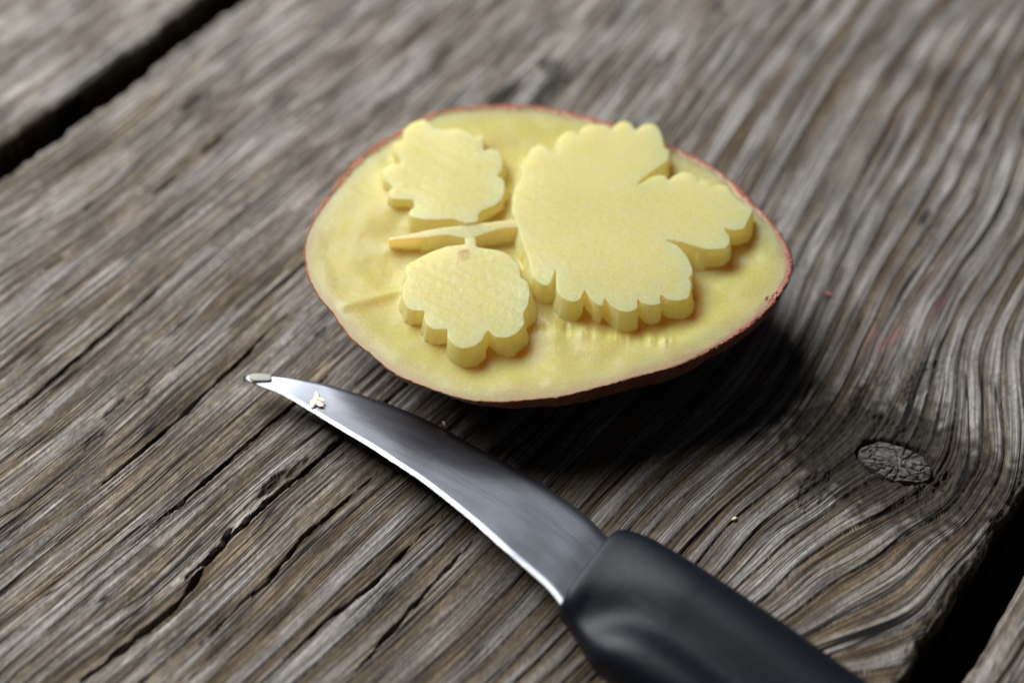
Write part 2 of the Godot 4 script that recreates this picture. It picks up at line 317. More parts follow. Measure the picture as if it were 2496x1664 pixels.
# which: 0 the middle plank, 1 the one behind it, 2 the one in front of it
func plank(parent: Node, which: int, s0: float, s1: float, t0: float, t1: float, rows: int, cols: int, mat: Material) -> MeshInstance3D:
	var wall := 3
	var C := cols + 2 * wall
	var p := PackedVector3Array()
	var col := PackedColorArray()
	var uv := PackedVector2Array()
	p.resize(rows * C)
	col.resize(rows * C)
	uv.resize(rows * C)
	var far := which * 311.0
	# the cracks: for each row, where each one lies and how wide it is there
	var n_cracks := CRACKS.size() if which == 0 else 0
	for i in rows:
		var s := lerpf(s0, s1, float(i - 12) / (rows - 25))
		if i < 12: s = s0 - (12 - i) * 24.0
		if i > rows - 13: s = s1 + (i - rows + 13) * 24.0
		var ca := PackedFloat32Array()
		var cw := PackedFloat32Array()
		for k in n_cracks:
			var pts: Array = CRACKS[k]
			for m in pts.size() - 1:
				var a: Vector2 = pts[m]
				var b: Vector2 = pts[m + 1]
				if (a.x - s) * (b.x - s) <= 0.0 and absf(a.x - b.x) > 0.01:
					var lo: float = minf(pts[0].x, pts[-1].x)
					var hi: float = maxf(pts[0].x, pts[-1].x)
					var taper := smooth(lo - 1.0, lo + 10.0, s) * (1.0 - smooth(hi - 12.0, hi + 1.0, s))
					ca.append(lerpf(a.y, b.y, (s - a.x) / (b.x - a.x)) + 0.2 * n1.get_noise_2d(s * 0.2, k * 9.1) + 0.05 * n2.get_noise_2d(s * 0.9, k * 5.0))
					cw.append(CRACK_WIDE[k] * ((0.6 if k < 2 else 0.25) + (0.4 if k < 2 else 0.75) * taper) * (0.8 + 0.5 * n3.get_noise_2d(s * 0.22, k * 3.7)))
		var left := t0 + 0.7 * n1.get_noise_2d(s * 0.05 + far, 3.0) + 0.3 * n2.get_noise_2d(s * 0.3 + far, 7.0)
		var right := t1 + 0.8 * n1.get_noise_2d(s * 0.07 + far, 13.0) + 0.5 * n2.get_noise_2d(s * 0.35 + far, 17.0)
		for j in C:
			var jj := clampi(j - wall, 0, cols - 1)
			var t := lerpf(left, right, float(jj) / (cols - 1))
			var at := i * C + j
			# the grain coordinate, bent round the knot, and its wobble
			var g := grain_at(s, t) if which == 0 else t * 0.96
			g += 0.3 * n1.get_noise_2d(s * 0.018 + far, g * 0.12) + 0.09 * n2.get_noise_2d(s * 0.06 + far, g * 0.5)
			var kd := 9.0
			if which == 0:
				var kv := Vector2(s - KNOT.x, t - KNOT.y)
				kv = Vector2(kv.x * 0.9 - kv.y * 0.22, kv.y + kv.x * 0.22)
				kd = sqrt(kv.x * kv.x / 16.0 + kv.y * kv.y / 56.0)
			# growth rings
			var f := 0.0
			var coarse := 0.0
			var ring := 0.0
			if which == 0 and g > -7.6:
				var k := 0
				while k < ring_lines.size() - 2 and g >= ring_lines[k + 1]:
					k += 1
				f = (g - ring_lines[k]) / (ring_lines[k + 1] - ring_lines[k])
				ring = 40.0 + k
				coarse = smooth(-6.0, 20.0, g)
			else:
				var r := (g + 0.5 * n3.get_noise_2d(s * 0.012 + far, g * 0.25)) / (1.9 if which < 2 else 3.0)
				f = r - floorf(r)
				ring = floorf(r) + far
				coarse = 0.0 if which < 2 else 0.8
			var tall := 0.5 + 0.5 * n2.get_noise_2d(ring * 3.7, s * 0.012)
			var ridge := smooth(0.08, 0.72, f)                       # 0 in the soft early wood, 1 on the hard late wood
			var rim_line := 1.0 - smooth(0.0, lerpf(0.12, 0.075, coarse), minf(f, 1.0 - f))  # the narrow split where two rings part
			# fibres: long and thin
			var gs := g + (0.024 * g * g if g > 0.0 and which == 0 else 0.0)
			var fib := n4.get_noise_2d(s * 0.014 + far, gs * 0.95)
			var fine := n5.get_noise_2d(s * 0.045 + far, gs * 2.1)
			var grit := n3.get_noise_2d(s * 1.5 + far, t * 2.4)
			var patch := n4.get_noise_2d(s * 0.012 + far + 40.0, g * 0.16 + 9.0)
			var patch2 := n4.get_noise_2d(s * 0.045 + far + 90.0, g * 0.22 + 5.0)
			# hairline cracks follow the grain
			var hn := n2.get_noise_2d(s * 0.011 + far + 7.0, gs * 0.55)
			var hmask := smooth(-0.35, 0.2, n1.get_noise_2d(s * 0.03 + far, gs * 0.4 + 60.0))
			var hair := (1.0 - smooth(0.03, 0.17, absf(hn))) * hmask * (1.0 - 0.9 * coarse)
			var hn2 := n3.get_noise_2d(s * 0.02 + far + 27.0, gs * 1.1)
			hair = maxf(hair, (0.75 - 0.55 * coarse) * (1.0 - smooth(0.02, 0.2, absf(hn2))) * smooth(0.0, 0.4, n2.get_noise_2d(s * 0.06 + far, gs * 0.7 + 31.0)))
			var y := 0.07 * fib + 0.045 * fine + 0.02 * grit - 0.12 * hair
			var ring_deep := lerpf(0.08, 0.22, coarse) * (0.4 + 0.8 * tall)
			y += ring_deep * (ridge - 0.8) - rim_line * lerpf(0.14, 0.32, coarse) * (0.35 + tall)
			y += 0.35 * n1.get_noise_2d(s * 0.02 + far, t * 0.03)
			# colour: silvery weathered late wood, brown early wood, darker stains
			var tan_ := clampf(0.55 + 1.5 * patch2 + 0.5 * fib, 0.0, 1.0)
			var browner := 0.3 * smooth(50.0, -60.0, s) if which == 0 else 0.0
			var silver := clampf(lerpf(0.6, 0.05 + 0.9 * ridge, lerpf(0.25, 0.9, coarse)) + (0.55 - 0.3 * coarse) * fib + 0.6 * patch + (0.4 - 0.2 * coarse) * fine + 0.07 - browner - 0.07 * coarse, 0.0, 1.0)
			var c := Color(0.10, 0.07, 0.039).lerp(Color(0.262, 0.203, 0.126), tan_ * (1.0 - 0.45 * coarse)).lerp(Color(0.36, 0.34, 0.315), silver)
			var dark := smooth(0.06, 0.42, patch2 + 0.3 * fib + 0.3 * n5.get_noise_2d(s * 0.35 + far, t * 0.45)) * (1.0 - 0.6 * ridge * coarse)
			c = c.lerp(Color(0.085, 0.066, 0.045), 0.62 * dark)
			c = c * (1.0 + (0.34 - 0.16 * coarse) * fine + (0.2 - 0.1 * coarse) * fib + 0.12 * grit + 0.24 * n2.get_noise_2d(s * 0.05 + far, t * 0.07 + 11.0) + 0.38 * n5.get_noise_2d(s * 0.75 + far, t * 1.1))
			c = c.lerp(Color(0.03, 0.024, 0.018), clampf(0.35 * hair + 0.5 * rim_line * (0.4 + 0.6 * coarse) * (0.4 + tall * 0.8), 0.0, 0.95))
			if which == 0:
				# the knot's socket and the burnt looking wood round it
				if kd < 5.2:
					var near := 1.0 - smooth(0.95, 4.4, kd + 0.9 * n4.get_noise_2d(s * 0.25, t * 0.25))
					c = c.lerp(Color(0.034, 0.026, 0.018) * (1.0 + 0.7 * n5.get_noise_2d(s * 0.7, t * 0.5)), minf(0.93, near * 1.5))
					y += near * (0.30 * n5.get_noise_2d(s * 0.45, t * 0.3) - 0.15)
					y -= 2.6 * (1.0 - smooth(0.86, 1.03, kd + 0.06 * n3.get_noise_2d(s * 0.5, t * 0.5)))
				for q in PITS:
					var du: float = (s - q[0]) / q[2]
					if absf(du) < 1.6:
						var dv: float = (t - q[1]) / q[3]
						if absf(dv) < 1.6:
							var e := du * du + dv * dv + 0.8 * n4.get_noise_2d(s * 0.4, t * 0.9)
							var inside: float = (1.0 - smooth(0.2, 1.3, e)) * q[4]
							y -= 0.75 * inside
							c = c.lerp(Color(0.035, 0.028, 0.02), 0.75 * inside)
				for q in PINK:
					var du: float = (s - q[0]) / q[2]
					if absf(du) < 1.6:
						var dv: float = (t - q[1]) / q[3]
						if absf(dv) < 1.6:
							var inside: float = (1.0 - smooth(0.1, 1.3, du * du + dv * dv + 0.9 * fib)) * q[4]
							c = c.lerp(Color(0.36, 0.16, 0.175), 0.6 * inside)
				for k in ca.size():
					var d := absf(t - ca[k]) + 0.03 * fib
					var half := cw[k] * 0.5
					if d < half * 2.6:
						var deep := 1.0 - smooth(half * 0.35, half * 1.5, d)
						y -= 3.2 * deep * minf(1.0, cw[k])
						c = c.lerp(Color(0.03, 0.023, 0.016), 0.8 * deep)
			# the edges are worn round and chipped
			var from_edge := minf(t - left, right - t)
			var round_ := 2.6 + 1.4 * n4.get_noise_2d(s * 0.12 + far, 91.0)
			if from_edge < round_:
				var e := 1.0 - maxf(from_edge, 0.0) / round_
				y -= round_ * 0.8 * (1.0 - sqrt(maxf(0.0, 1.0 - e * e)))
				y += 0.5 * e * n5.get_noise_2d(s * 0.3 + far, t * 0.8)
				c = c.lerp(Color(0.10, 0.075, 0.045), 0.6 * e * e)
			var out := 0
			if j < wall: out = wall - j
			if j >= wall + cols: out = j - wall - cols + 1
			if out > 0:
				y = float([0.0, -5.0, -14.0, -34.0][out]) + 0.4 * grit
				c = Color(0.04, 0.031, 0.02)  # side walls painted near black, the shade of the gaps put into colour
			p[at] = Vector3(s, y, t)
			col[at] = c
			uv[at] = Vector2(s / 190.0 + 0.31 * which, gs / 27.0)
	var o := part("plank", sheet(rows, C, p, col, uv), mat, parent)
	return o


func table() -> void:
	var soil := StandardMaterial3D.new()
	soil.albedo_color = Color(0.014, 0.013, 0.012).linear_to_srgb()
	soil.roughness = 0.95
	var floor_mesh := PlaneMesh.new()
	floor_mesh.size = Vector2(6, 6)
	var ground := part("ground", floor_mesh, soil, self)
	ground.position.y = -0.72
	ground.set_meta("kind", "structure")

	var wood := StandardMaterial3D.new()
	wood.vertex_color_use_as_albedo = true
	wood.roughness = 0.82
	wood.metallic_specular = 0.35
	var grain := streaks()
	wood.albedo_texture = grain[0]
	wood.heightmap_enabled = true
	wood.heightmap_texture = grain[1]
	wood.heightmap_scale = 0.02
	var t := thing("plank_table", "weathered silvery grey wooden table of wide cracked planks under the potato", "table")
	t.rotation.y = atan2(0.8, 0.6)
	plank(t, 0, -118.0, 172.0, -109.7, 91.3, 520, 1000, wood)
	plank(t, 1, -118.0, 172.0, -300.0, -117.3, 300, 420, wood)
	plank(t, 2, -118.0, 172.0, 99.2, 260.0, 300, 360, wood)
	plank(t, 3, -118.0, 172.0, -500.0, -307.0, 60, 80, wood)
	plank(t, 4, -118.0, 172.0, 267.0, 460.0, 60, 80, wood)
	knot(t)


# fibres and hairline splits along the grain, tiling: [colour, relief]
func streaks() -> Array:
	var w := 200
	var h := 2048
	var fine := seamless(15, 0.055, 3, w, h)
	var broad := seamless(19, 0.018, 2, w, h)
	var split := seamless(29, 0.0055, 2, w, h)
	var split2 := seamless(41, 0.0095, 2, w, h)
	var where := seamless(33, 0.010, 2, w, h)
	var col := Image.create_empty(w, h, false, Image.FORMAT_RGB8)
	var rel := Image.create_empty(w, h, false, Image.FORMAT_RGB8)
	for y in h:
		for x in w:
			var a := fine.get_pixel(x, y).r
			var b := broad.get_pixel(x, y).r
			var m := where.get_pixel(x, y).r
			var c := (1.0 - smooth(0.010, 0.040, absf(split.get_pixel(x, y).r - 0.5))) * smooth(0.36, 0.5, m)
			c = maxf(c, 0.6 * (1.0 - smooth(0.010, 0.05, absf(split2.get_pixel(x, y).r - 0.5))) * smooth(0.52, 0.42, m))
			var k := lerpf(0.60, 1.0, smooth(0.30, 0.62, 0.62 * a + 0.38 * b)) * (1.0 - 0.80 * c)
			col.set_pixel(x, y, Color(k, k * lerpf(0.965, 1.0, k), k * lerpf(0.91, 1.0, k)))
			var r := clampf(0.55 + 0.35 * (a - 0.5) + 0.3 * (b - 0.5) - 0.5 * c, 0.0, 1.0)
			rel.set_pixel(x, y, Color(r, r, r))
	col.resize(1000, h, Image.INTERPOLATE_CUBIC)
	rel.resize(1000, h, Image.INTERPOLATE_CUBIC)
	return [ImageTexture.create_from_image(col), ImageTexture.create_from_image(rel)]


func seamless(seed_: int, freq: float, octaves: int, w: int, h: int) -> Image:
	var n := FastNoiseLite.new()
	n.seed = seed_
	n.noise_type = FastNoiseLite.TYPE_SIMPLEX_SMOOTH
	n.frequency = freq
	n.fractal_octaves = octaves
	return n.get_seamless_image(w, h)


func knot(t: Node3D) -> void:
	var pl := t.get_node("plank")
	var m := StandardMaterial3D.new()
	m.vertex_color_use_as_albedo = true
	m.roughness = 0.8
	m.metallic_specular = 0.3
	var rows := 70
	var cols := 161
	var p := PackedVector3Array()
	var col := PackedColorArray()
	for i in rows:
		var r := float(i) / (rows - 1)
		for j in cols:
			var a := TAU * j / (cols - 1)
			var rr := r * (0.93 + 0.05 * n1.get_noise_2d(cos(a) * 1.6, sin(a) * 1.6))
			var e := Vector2(cos(a) * 4.0, sin(a) * 7.3) * rr
			var v := Vector2((e.x + e.y * 0.22) / 0.95, e.y - e.x * 0.22)
			var crack := 1.0 - smooth(0.0, 0.10, absf(n2.get_noise_2d(e.x * 0.16 + 4.0, e.y * 0.14)))
			var radial := 1.0 - smooth(0.0, 0.10 + 0.1 * r, absf(n3.get_noise_2d(cos(a) * 1.5 + 5.0, sin(a) * 1.5 + rr * 0.4)))
			crack = maxf(crack * 0.6, radial * smooth(0.1, 0.4, r))
			crack = maxf(crack, 0.8 * (1.0 - smooth(0.0, 0.035, absf(rr - 0.62 + 0.08 * n1.get_noise_2d(cos(a) * 2.0, sin(a) * 2.0)))))
			var ringy := sin(rr * 22.0 + 2.0 * n2.get_noise_2d(e.x * 0.3, e.y * 0.3))
			var y := -0.55 + 0.5 * (1.0 - r * r) - 0.45 * crack + 0.10 * ringy + 0.15 * n4.get_noise_2d(e.x * 0.6, e.y * 0.6) - (2.6 * smooth(0.9, 1.0, r))
			p.append(Vector3(v.x, y, v.y))
			var c := Color(0.10, 0.094, 0.083) * (1.0 + 0.6 * n5.get_noise_2d(e.x * 0.8, e.y * 0.5) + 0.15 * ringy)
			col.append(c.lerp(Color(0.02, 0.017, 0.013), 0.8 * crack))
	var o := part("knot", sheet(rows, cols, p, col, PackedVector2Array(), true), m, pl)
	o.position = Vector3(KNOT.x, 0, KNOT.y) * MM
	o.set_meta("label", "dark oval cracked knot")


# ------------------------------------------------------------------ the potato
const MID := Vector2(6.0, -9.0)
var rim_r := PackedFloat32Array()
const AROUND := 540


func flesh_material(pale: float) -> StandardMaterial3D:
	var m := StandardMaterial3D.new()
	m.vertex_color_use_as_albedo = true
	m.roughness = 0.44
	m.metallic_specular = 0.36
	m.subsurf_scatter_enabled = true
	m.subsurf_scatter_strength = 0.45
	m.clearcoat_enabled = true
	m.clearcoat = 0.35
	m.clearcoat_roughness = 0.22
	m.backlight_enabled = true
	m.backlight = Color(1.05, 1.05, 1.05).linear_to_srgb()
	m.albedo_texture = noise_texture(3 + int(pale * 10), 0.05, 3, 512, 512, ramp2(Color(0.95, 0.95, 0.92), Color(1, 1, 1), 0.3, 0.7))
	m.uv1_triplanar = true
	m.uv1_scale = Vector3(110, 110, 110)
	m.heightmap_enabled = true
	m.heightmap_texture = noise_texture(8, 0.06, 3, 512, 512)
	m.heightmap_scale = 0.007
	return m


var face_leaves := []
var near_leaf := PackedFloat32Array()   # distance to the nearest stamp outline on a 1 mm lattice


func leaf_distance(q: Vector2) -> float:
	var u := clampf(q.x + 45.0, 0.0, 108.9)
	var v := clampf(q.y + 55.0, 0.0, 89.9)
	var i := int(u)
	var j := int(v)
	var a := lerpf(near_leaf[j * 111 + i], near_leaf[j * 111 + i + 1], u - i)
	var b := lerpf(near_leaf[(j + 1) * 111 + i], near_leaf[(j + 1) * 111 + i + 1], u - i)
	return lerpf(a, b, v - j)


func face_y(q: Vector2, inward: float) -> float:
	var d := leaf_distance(q)
	var y := BASE_Y + (0.7 * exp(-d / 0.8) - 1.1 * smooth(-14.0, 12.0, q.x + q.y * 0.8) * exp(-d * d / 20.0)) * smooth(0.0, 7.0, inward) - 0.45 * smooth(2.0, 12.0, inward)
	y += 0.3 * n1.get_noise_2d(q.x * 0.09, q.y * 0.09) * smooth(0.0, 5.0, inward)
	y += 0.05 * n2.get_noise_2d(q.x * 0.25, q.y * 0.25) * smooth(0.0, 4.0, inward)
	y += 0.018 * n5.get_noise_2d(q.x * 0.8, q.y * 0.8)
	y += 1.3 * smooth(-9.0, -22.0, q.y) * smooth(10.0, -12.0, q.x) * smooth(0.0, 14.0, inward)
	# a knife cut that ran along the front of the big leaf
	var cut := seg_distance(q, Vector2(5.5, 9.0), Vector2(27.0, 12.6))
	y += 0.7 * exp(-cut * cut / 2.2) * n4.get_noise_2d(q.x * 0.25, 3.0) + 0.5 * smooth(0.0, 2.0, (q.y - 11.0 + 0.12 * (27.0 - q.x))) * exp(-cut * cut / 20.0)
	# a shallow cut left of the front leaf
	var cut2 := seg_distance(q, Vector2(-29.5, 5.0), Vector2(-18.0, 0.5))
	y += 0.45 * exp(-cut2 * cut2 / 1.2)
	return y


func potato() -> void:
	var o := thing("carved_potato", "halved red potato with a raised leaf stamp carved into its yellow face", "potato", Vector3(MID.x, 0, MID.y) * MM)
	# the outline as radius by angle
	var line := even(RIM, 0.6)
	rim_r.resize(AROUND)
	for k in AROUND:
		var a := TAU * k / AROUND
		var dir := Vector2(cos(a), sin(a))
		var best := 30.0
		for i in line.size():
			var hit = Geometry2D.segment_intersects_segment(MID, MID + dir * 90.0, line[i], line[(i + 1) % line.size()])
			if hit != null:
				best = (hit - MID).length()
				break
		rim_r[k] = best
	var soft := rim_r.duplicate()
	for k in AROUND:
		var sum := 0.0
		for d in range(-3, 4):
			sum += soft[(k + d + AROUND) % AROUND]
		rim_r[k] = sum / 7.0 + 0.14 * n2.get_noise_2d(cos(TAU * k / AROUND) * 9.0, sin(TAU * k / AROUND) * 9.0) + 0.10 * n4.get_noise_2d(cos(TAU * k / AROUND) * 20.0, sin(TAU * k / AROUND) * 20.0)
	# distances to the stamp
	face_leaves = [even(BIG_LEAF, 0.9), even(BACK_LEAF, 0.9), even(FRONT_LEAF, 0.9), even(STEM, 0.9)]
	near_leaf.resize(111 * 92)
	for j in 92:
		for i in 111:
			var q := Vector2(i - 45.0, j - 55.0)
			var best := 99.0
			for l in face_leaves:
				for k in l.size():
					var dd: float = q.distance_squared_to(l[k])
					if dd < best * best: best = sqrt(dd)
				if Geometry2D.is_point_in_polygon(q, l): best = 0.0
			near_leaf[j * 111 + i] = best

	skin(o)
	face(o)
	var pale := flesh_material(1.0)
	stamp_piece(o, "stamp_leaf", BIG_LEAF, LEAF_Y, 4, "large five lobed leaf")
	stamp_piece(o, "stamp_leaf", BACK_LEAF, LEAF_Y, 5, "small scalloped leaf behind the stem")
	stamp_piece(o, "stamp_leaf", FRONT_LEAF, LEAF_Y, 6, "small scalloped leaf in front of the stem")
	stamp_piece(o, "stem", STEM, LEAF_Y - 0.4, 7, "thin straight leaf stem")
	loose_skin(o)


func skin(o: Node3D) -> void:
	var m := StandardMaterial3D.new()
	m.vertex_color_use_as_albedo = true
	m.roughness = 0.6
	m.metallic_specular = 0.4
	m.subsurf_scatter_enabled = true
	m.subsurf_scatter_strength = 0.06
	m.uv1_triplanar = true
	m.uv1_scale = Vector3(60, 60, 60)
	m.heightmap_enabled = true
	m.heightmap_texture = noise_texture(18, 0.03, 4)
	m.heightmap_scale = 0.03
	var rows := 74
	var cols := AROUND + 1
	var p := PackedVector3Array()
	var col := PackedColorArray()
	for i in rows:
		for j in cols:
			var k := j % AROUND
			var a := TAU * k / AROUND
			var r := rim_r[k]
			var dir := Vector2(cos(a), sin(a))
			# how far the skin swells out below the cut: most at the front right
			var swell := -1.5 + 2.0 * smooth(0.1, 0.95, dir.dot(Vector2(0.80, 0.60)))
			var y: float
			var rr: float
			var shade := n4.get_noise_2d(dir.x * 9.0 + i * 0.05, dir.y * 9.0)
			if i < 4:      # the cut through the skin, a narrow lip round the face
				var w: float = [0.75, 0.5, 0.22, 0.0][i] * (1.6 - 1.2 * smooth(-0.35, 0.7, dir.y - 0.45 * dir.x)) * (1.0 + 0.5 * n2.get_noise_2d(dir.x * 9.0, dir.y * 9.0) + 0.25 * n4.get_noise_2d(dir.x * 26.0, dir.y * 26.0))
				rr = r - w
				y = BASE_Y + [-0.25, 0.02, 0.06, -0.12][i] + 0.3 * smooth(0.2, -0.6, dir.y) + 0.07 * n4.get_noise_2d(dir.x * 16.0, dir.y * 16.0 + i * 0.3)
			else:
				var f := float(i - 3) / (rows - 4)
				var ph := f * PI * 0.5
				rr = r * pow(cos(ph), 0.75) + swell * sin(minf(f * 5.0, PI)) * (1.0 if f < 0.63 else 0.0)
				y = BASE_Y - 0.12 - (BASE_Y - 0.2) * pow(sin(ph), 1.15)
				rr += 0.3 * n1.get_noise_3d(dir.x * 5.0, y * 0.15, dir.y * 5.0) * cos(ph)
				if i < 12:
					y += 0.2 * n4.get_noise_2d(dir.x * 25.0, dir.y * 25.0 + i * 0.15)
			p.append(Vector3(dir.x * rr, y, dir.y * rr))
			var c := Color(0.25, 0.066, 0.03).lerp(Color(0.34, 0.115, 0.06), clampf(0.5 + shade, 0, 1))
			c = c.lerp(Color(0.28, 0.09, 0.075), 0.6 * smooth(0.2, 0.9, dir.dot(Vector2(0.86, -0.5))))
			c = c.lerp(Color(0.16, 0.06, 0.04), clampf(1.3 * n5.get_noise_2d(dir.x * 30.0, dir.y * 30.0 + i * 0.25), 0.0, 0.7))
			if i == 0: c = c.lerp(Color(0.74, 0.58, 0.36), 0.75)
			if i == 1: c = c.lerp(Color(0.55, 0.32, 0.18), 0.18)
			col.append(c)
	part("skin", sheet(rows, cols, p, col, PackedVector2Array(), true), m, o)


func face(o: Node3D) -> void:
	var rows := 170
	var cols := AROUND + 1
	var p := PackedVector3Array()
	var col := PackedColorArray()
	p.resize(rows * cols)
	col.resize(rows * cols)
	for i in rows:
		var f := 1.0 - pow(float(i) / (rows - 1), 1.35)   # from the rim inwards, finer at the rim
		for j in cols:
			var k := j % AROUND
			var a := TAU * k / AROUND
			var dir := Vector2(cos(a), sin(a))
			var w := 0.55 * (1.6 - 1.2 * smooth(-0.35, 0.7, dir.y - 0.45 * dir.x)) * (1.0 + 0.5 * n2.get_noise_2d(dir.x * 9.0, dir.y * 9.0) + 0.25 * n4.get_noise_2d(dir.x * 26.0, dir.y * 26.0))
			var r := rim_r[k] * f - w * pow(f, 9.0)
			var inward := rim_r[k] - r
			var q := MID + dir * r
			var y := face_y(q, inward - w)
			if i == 0: y -= 0.35
			p[i * cols + j] = Vector3(dir.x * r, y, dir.y * r)
			var blot := n4.get_noise_2d(q.x * 0.11, q.y * 0.11)
			var c := Color(0.93, 0.82, 0.31).lerp(Color(0.925, 0.79, 0.21), clampf(0.5 + 0.7 * blot, 0, 1))
			var cortex := 1.0 - smooth(1.4, 5.5 + 2.0 * blot, inward)
			c = c.lerp(Color(0.87, 0.78, 0.47), 0.5 * cortex)
			c = c.lerp(Color(0.72, 0.47, 0.34), (0.45 + 0.4 * smooth(-0.2, 0.8, dir.x - 0.5 * dir.y)) * (1.0 - smooth(0.7, 2.3 + 1.5 * blot, inward)))
			c = c * (1.0 + 0.05 * n5.get_noise_2d(q.x * 0.9, q.y * 0.9))
			if inward > 2.5 and n3.get_noise_2d(q.x * 1.0, q.y * 1.0) > 0.45: c = c.lerp(Color(0.95, 0.90, 0.60), 0.3)
			col[i * cols + j] = c
	part("cut_face", sheet(rows, cols, p, col, PackedVector2Array(), true, true), flesh_material(0.3), o)


# one raised piece of the stamp: a flat printing face and knife cut flanks that flare towards the foot
func stamp_piece(o: Node3D, called: String, outline: Array, top: float, seed_: int, label: String) -> void:
	var l := even(outline, 0.30, true, 0.4)
	var n := l.size()
	var area := 0.0
	for k in n:
		area += l[k].cross(l[(k + 1) % n])
	var sgn := 1.0 if area > 0.0 else -1.0
	# outward direction, softened along the outline
	var raw := PackedVector2Array()
	for k in n:
		var d := (l[(k + 1) % n] - l[(k - 1 + n) % n]).normalized()
		raw.append(Vector2(d.y, -d.x) * sgn)
	var outw := PackedVector2Array()
	for k in n:
		var s := Vector2.ZERO
		for d in range(-5, 6):
			s += raw[(k + d + n) % n]
		outw.append(s / 11.0)
	var wide := PackedVector2Array()
	for k in n:
		var s := Vector2.ZERO
		for d in range(-13, 14):
			s += raw[(k + d + n) % n]
		wide.append(s / 27.0)
	# the printing face
	var inner := PackedVector2Array()
	for k in n:
		inner.append(l[k] - outw[k] * 0.22)
	# points across the face, so that it can carry knife marks and grain
	var pts := inner.duplicate()
	var box := Rect2(inner[0], Vector2.ZERO)
	for q in inner:
		box = box.expand(q)
	var rng := RandomNumberGenerator.new()
	rng.seed = 100 + seed_
	var edge_d := PackedFloat32Array()
	edge_d.resize(n)
	var gap := 0.42
	for gy in int(box.size.y / gap):
		for gx in int(box.size.x / gap):
			var q := box.position + Vector2(gx + 0.5 * (gy % 2), gy) * gap + Vector2(rng.randf() - 0.5, rng.randf() - 0.5) * 0.2
			if Geometry2D.is_point_in_polygon(q, inner):
				var best := 9.0
				for k in range(0, n, 2):
					best = minf(best, q.distance_squared_to(inner[k]))
				if best > 0.05:
					pts.append(q)
					edge_d.append(sqrt(best))
	var tri := Geometry2D.triangulate_delaunay(pts)
	var verts := PackedVector3Array()
	var norms := PackedVector3Array()
	var cols := PackedColorArray()
	var ix := PackedInt32Array()
	var mid3 := Vector3(MID.x, 0, MID.y)
	for k in pts.size():
		var q := pts[k]
		var h := top_wave(q)
		verts.append((Vector3(q.x, top + h, q.y) - mid3) * MM)
		norms.append(Vector3(h - top_wave(q + Vector2(0.2, 0)), 0.2, h - top_wave(q + Vector2(0, 0.2))).normalized())
		var inside := smooth(0.0, 3.6, edge_d[k] + 1.2 * n1.get_noise_2d(q.x * 0.2, q.y * 0.2))
		var c := leaf_color(q, 0.0, seed_).lerp(Color(0.93, 0.83, 0.33), 0.55 * inside)
		var speck := n3.get_noise_2d(q.x * 1.1, q.y * 1.1)
		c = c * (1.0 + 0.05 * n5.get_noise_2d(q.x * 0.8, q.y * 0.8))
		if speck > 0.35: c = c.lerp(Color(0.95, 0.92, 0.66), 0.4)
		cols.append(c)
	for k in range(0, tri.size(), 3):
		var a := pts[tri[k]]
		var b := pts[tri[k + 1]]
		var c := pts[tri[k + 2]]
		if not Geometry2D.is_point_in_polygon((a + b + c) / 3.0, inner):
			continue
		var flip := (b - a).cross(c - a) < 0.0
		ix.append_array(PackedInt32Array([tri[k], tri[k + 2], tri[k + 1]]) if flip else PackedInt32Array([tri[k], tri[k + 1], tri[k + 2]]))
	# the flanks
	var rows := 11
	var base := verts.size()
	var fp := PackedVector3Array()
	for i in rows:
		var f := float(i) / (rows - 1)
		for k in n + 1:
			var kk := k % n
			var q := l[kk]
			var nick := n2.get_noise_2d(kk * 0.11, seed_ * 17.0 + f * 0.6)
			var push := -0.22 + 0.22 * smooth(0.0, 0.12, f) + 0.4 * n3.get_noise_2d(floorf(kk / 6.0) * 1.7, seed_) * smooth(0.05, 0.4, f) + 0.14 * nick * smooth(0.1, 0.4, f)
			var foot := BASE_Y - 3.6
			var y: float = lerpf(top + top_wave(q), foot, maxf(0.0, f - 0.06) / 0.94) if i > 1 else top + top_wave(q) - 0.12 * i
			var w := outw[kk] * push + wide[kk] * (1.9 + 1.0 * n1.get_noise_2d(kk * 0.03, seed_ * 5.0)) * pow(f, 1.45)
			fp.append(Vector3(q.x + w.x, y, q.y + w.y) - mid3)
			cols.append(leaf_color(q, f, seed_))
	for i in rows:
		for k in n + 1:
			var a := (k + 1) % n if k >= n else k + 1
			var b := k - 1 if k > 0 else n - 1
			var dn := maxi(i - 1, 0)
			var up := mini(i + 1, rows - 1)
			var nn := (fp[i * (n + 1) + a] - fp[i * (n + 1) + b]).cross(fp[up * (n + 1) + k] - fp[dn * (n + 1) + k]).normalized() * sgn
			if i == 0: nn = Vector3.UP
			verts.append(fp[i * (n + 1) + k] * MM)
			norms.append(nn)
	for i in rows - 1:
		for k in n:
			var a := base + i * (n + 1) + k
			var b := a + n + 1
			if sgn > 0.0:
				ix.append_array(PackedInt32Array([a, b, a + 1, a + 1, b, b + 1]))
			else:
				ix.append_array(PackedInt32Array([a, a + 1, b, a + 1, b + 1, b]))
	var arr := []
	arr.resize(Mesh.ARRAY_MAX)
	arr[Mesh.ARRAY_VERTEX] = verts
	arr[Mesh.ARRAY_NORMAL] = norms
	arr[Mesh.ARRAY_COLOR] = cols
	arr[Mesh.ARRAY_INDEX] = ix
	var m := ArrayMesh.new()
	m.add_surface_from_arrays(Mesh.PRIMITIVE_TRIANGLES, arr)
	var x := part(called, m, flesh_material(0.8), o)
	x.set_meta("label", label)


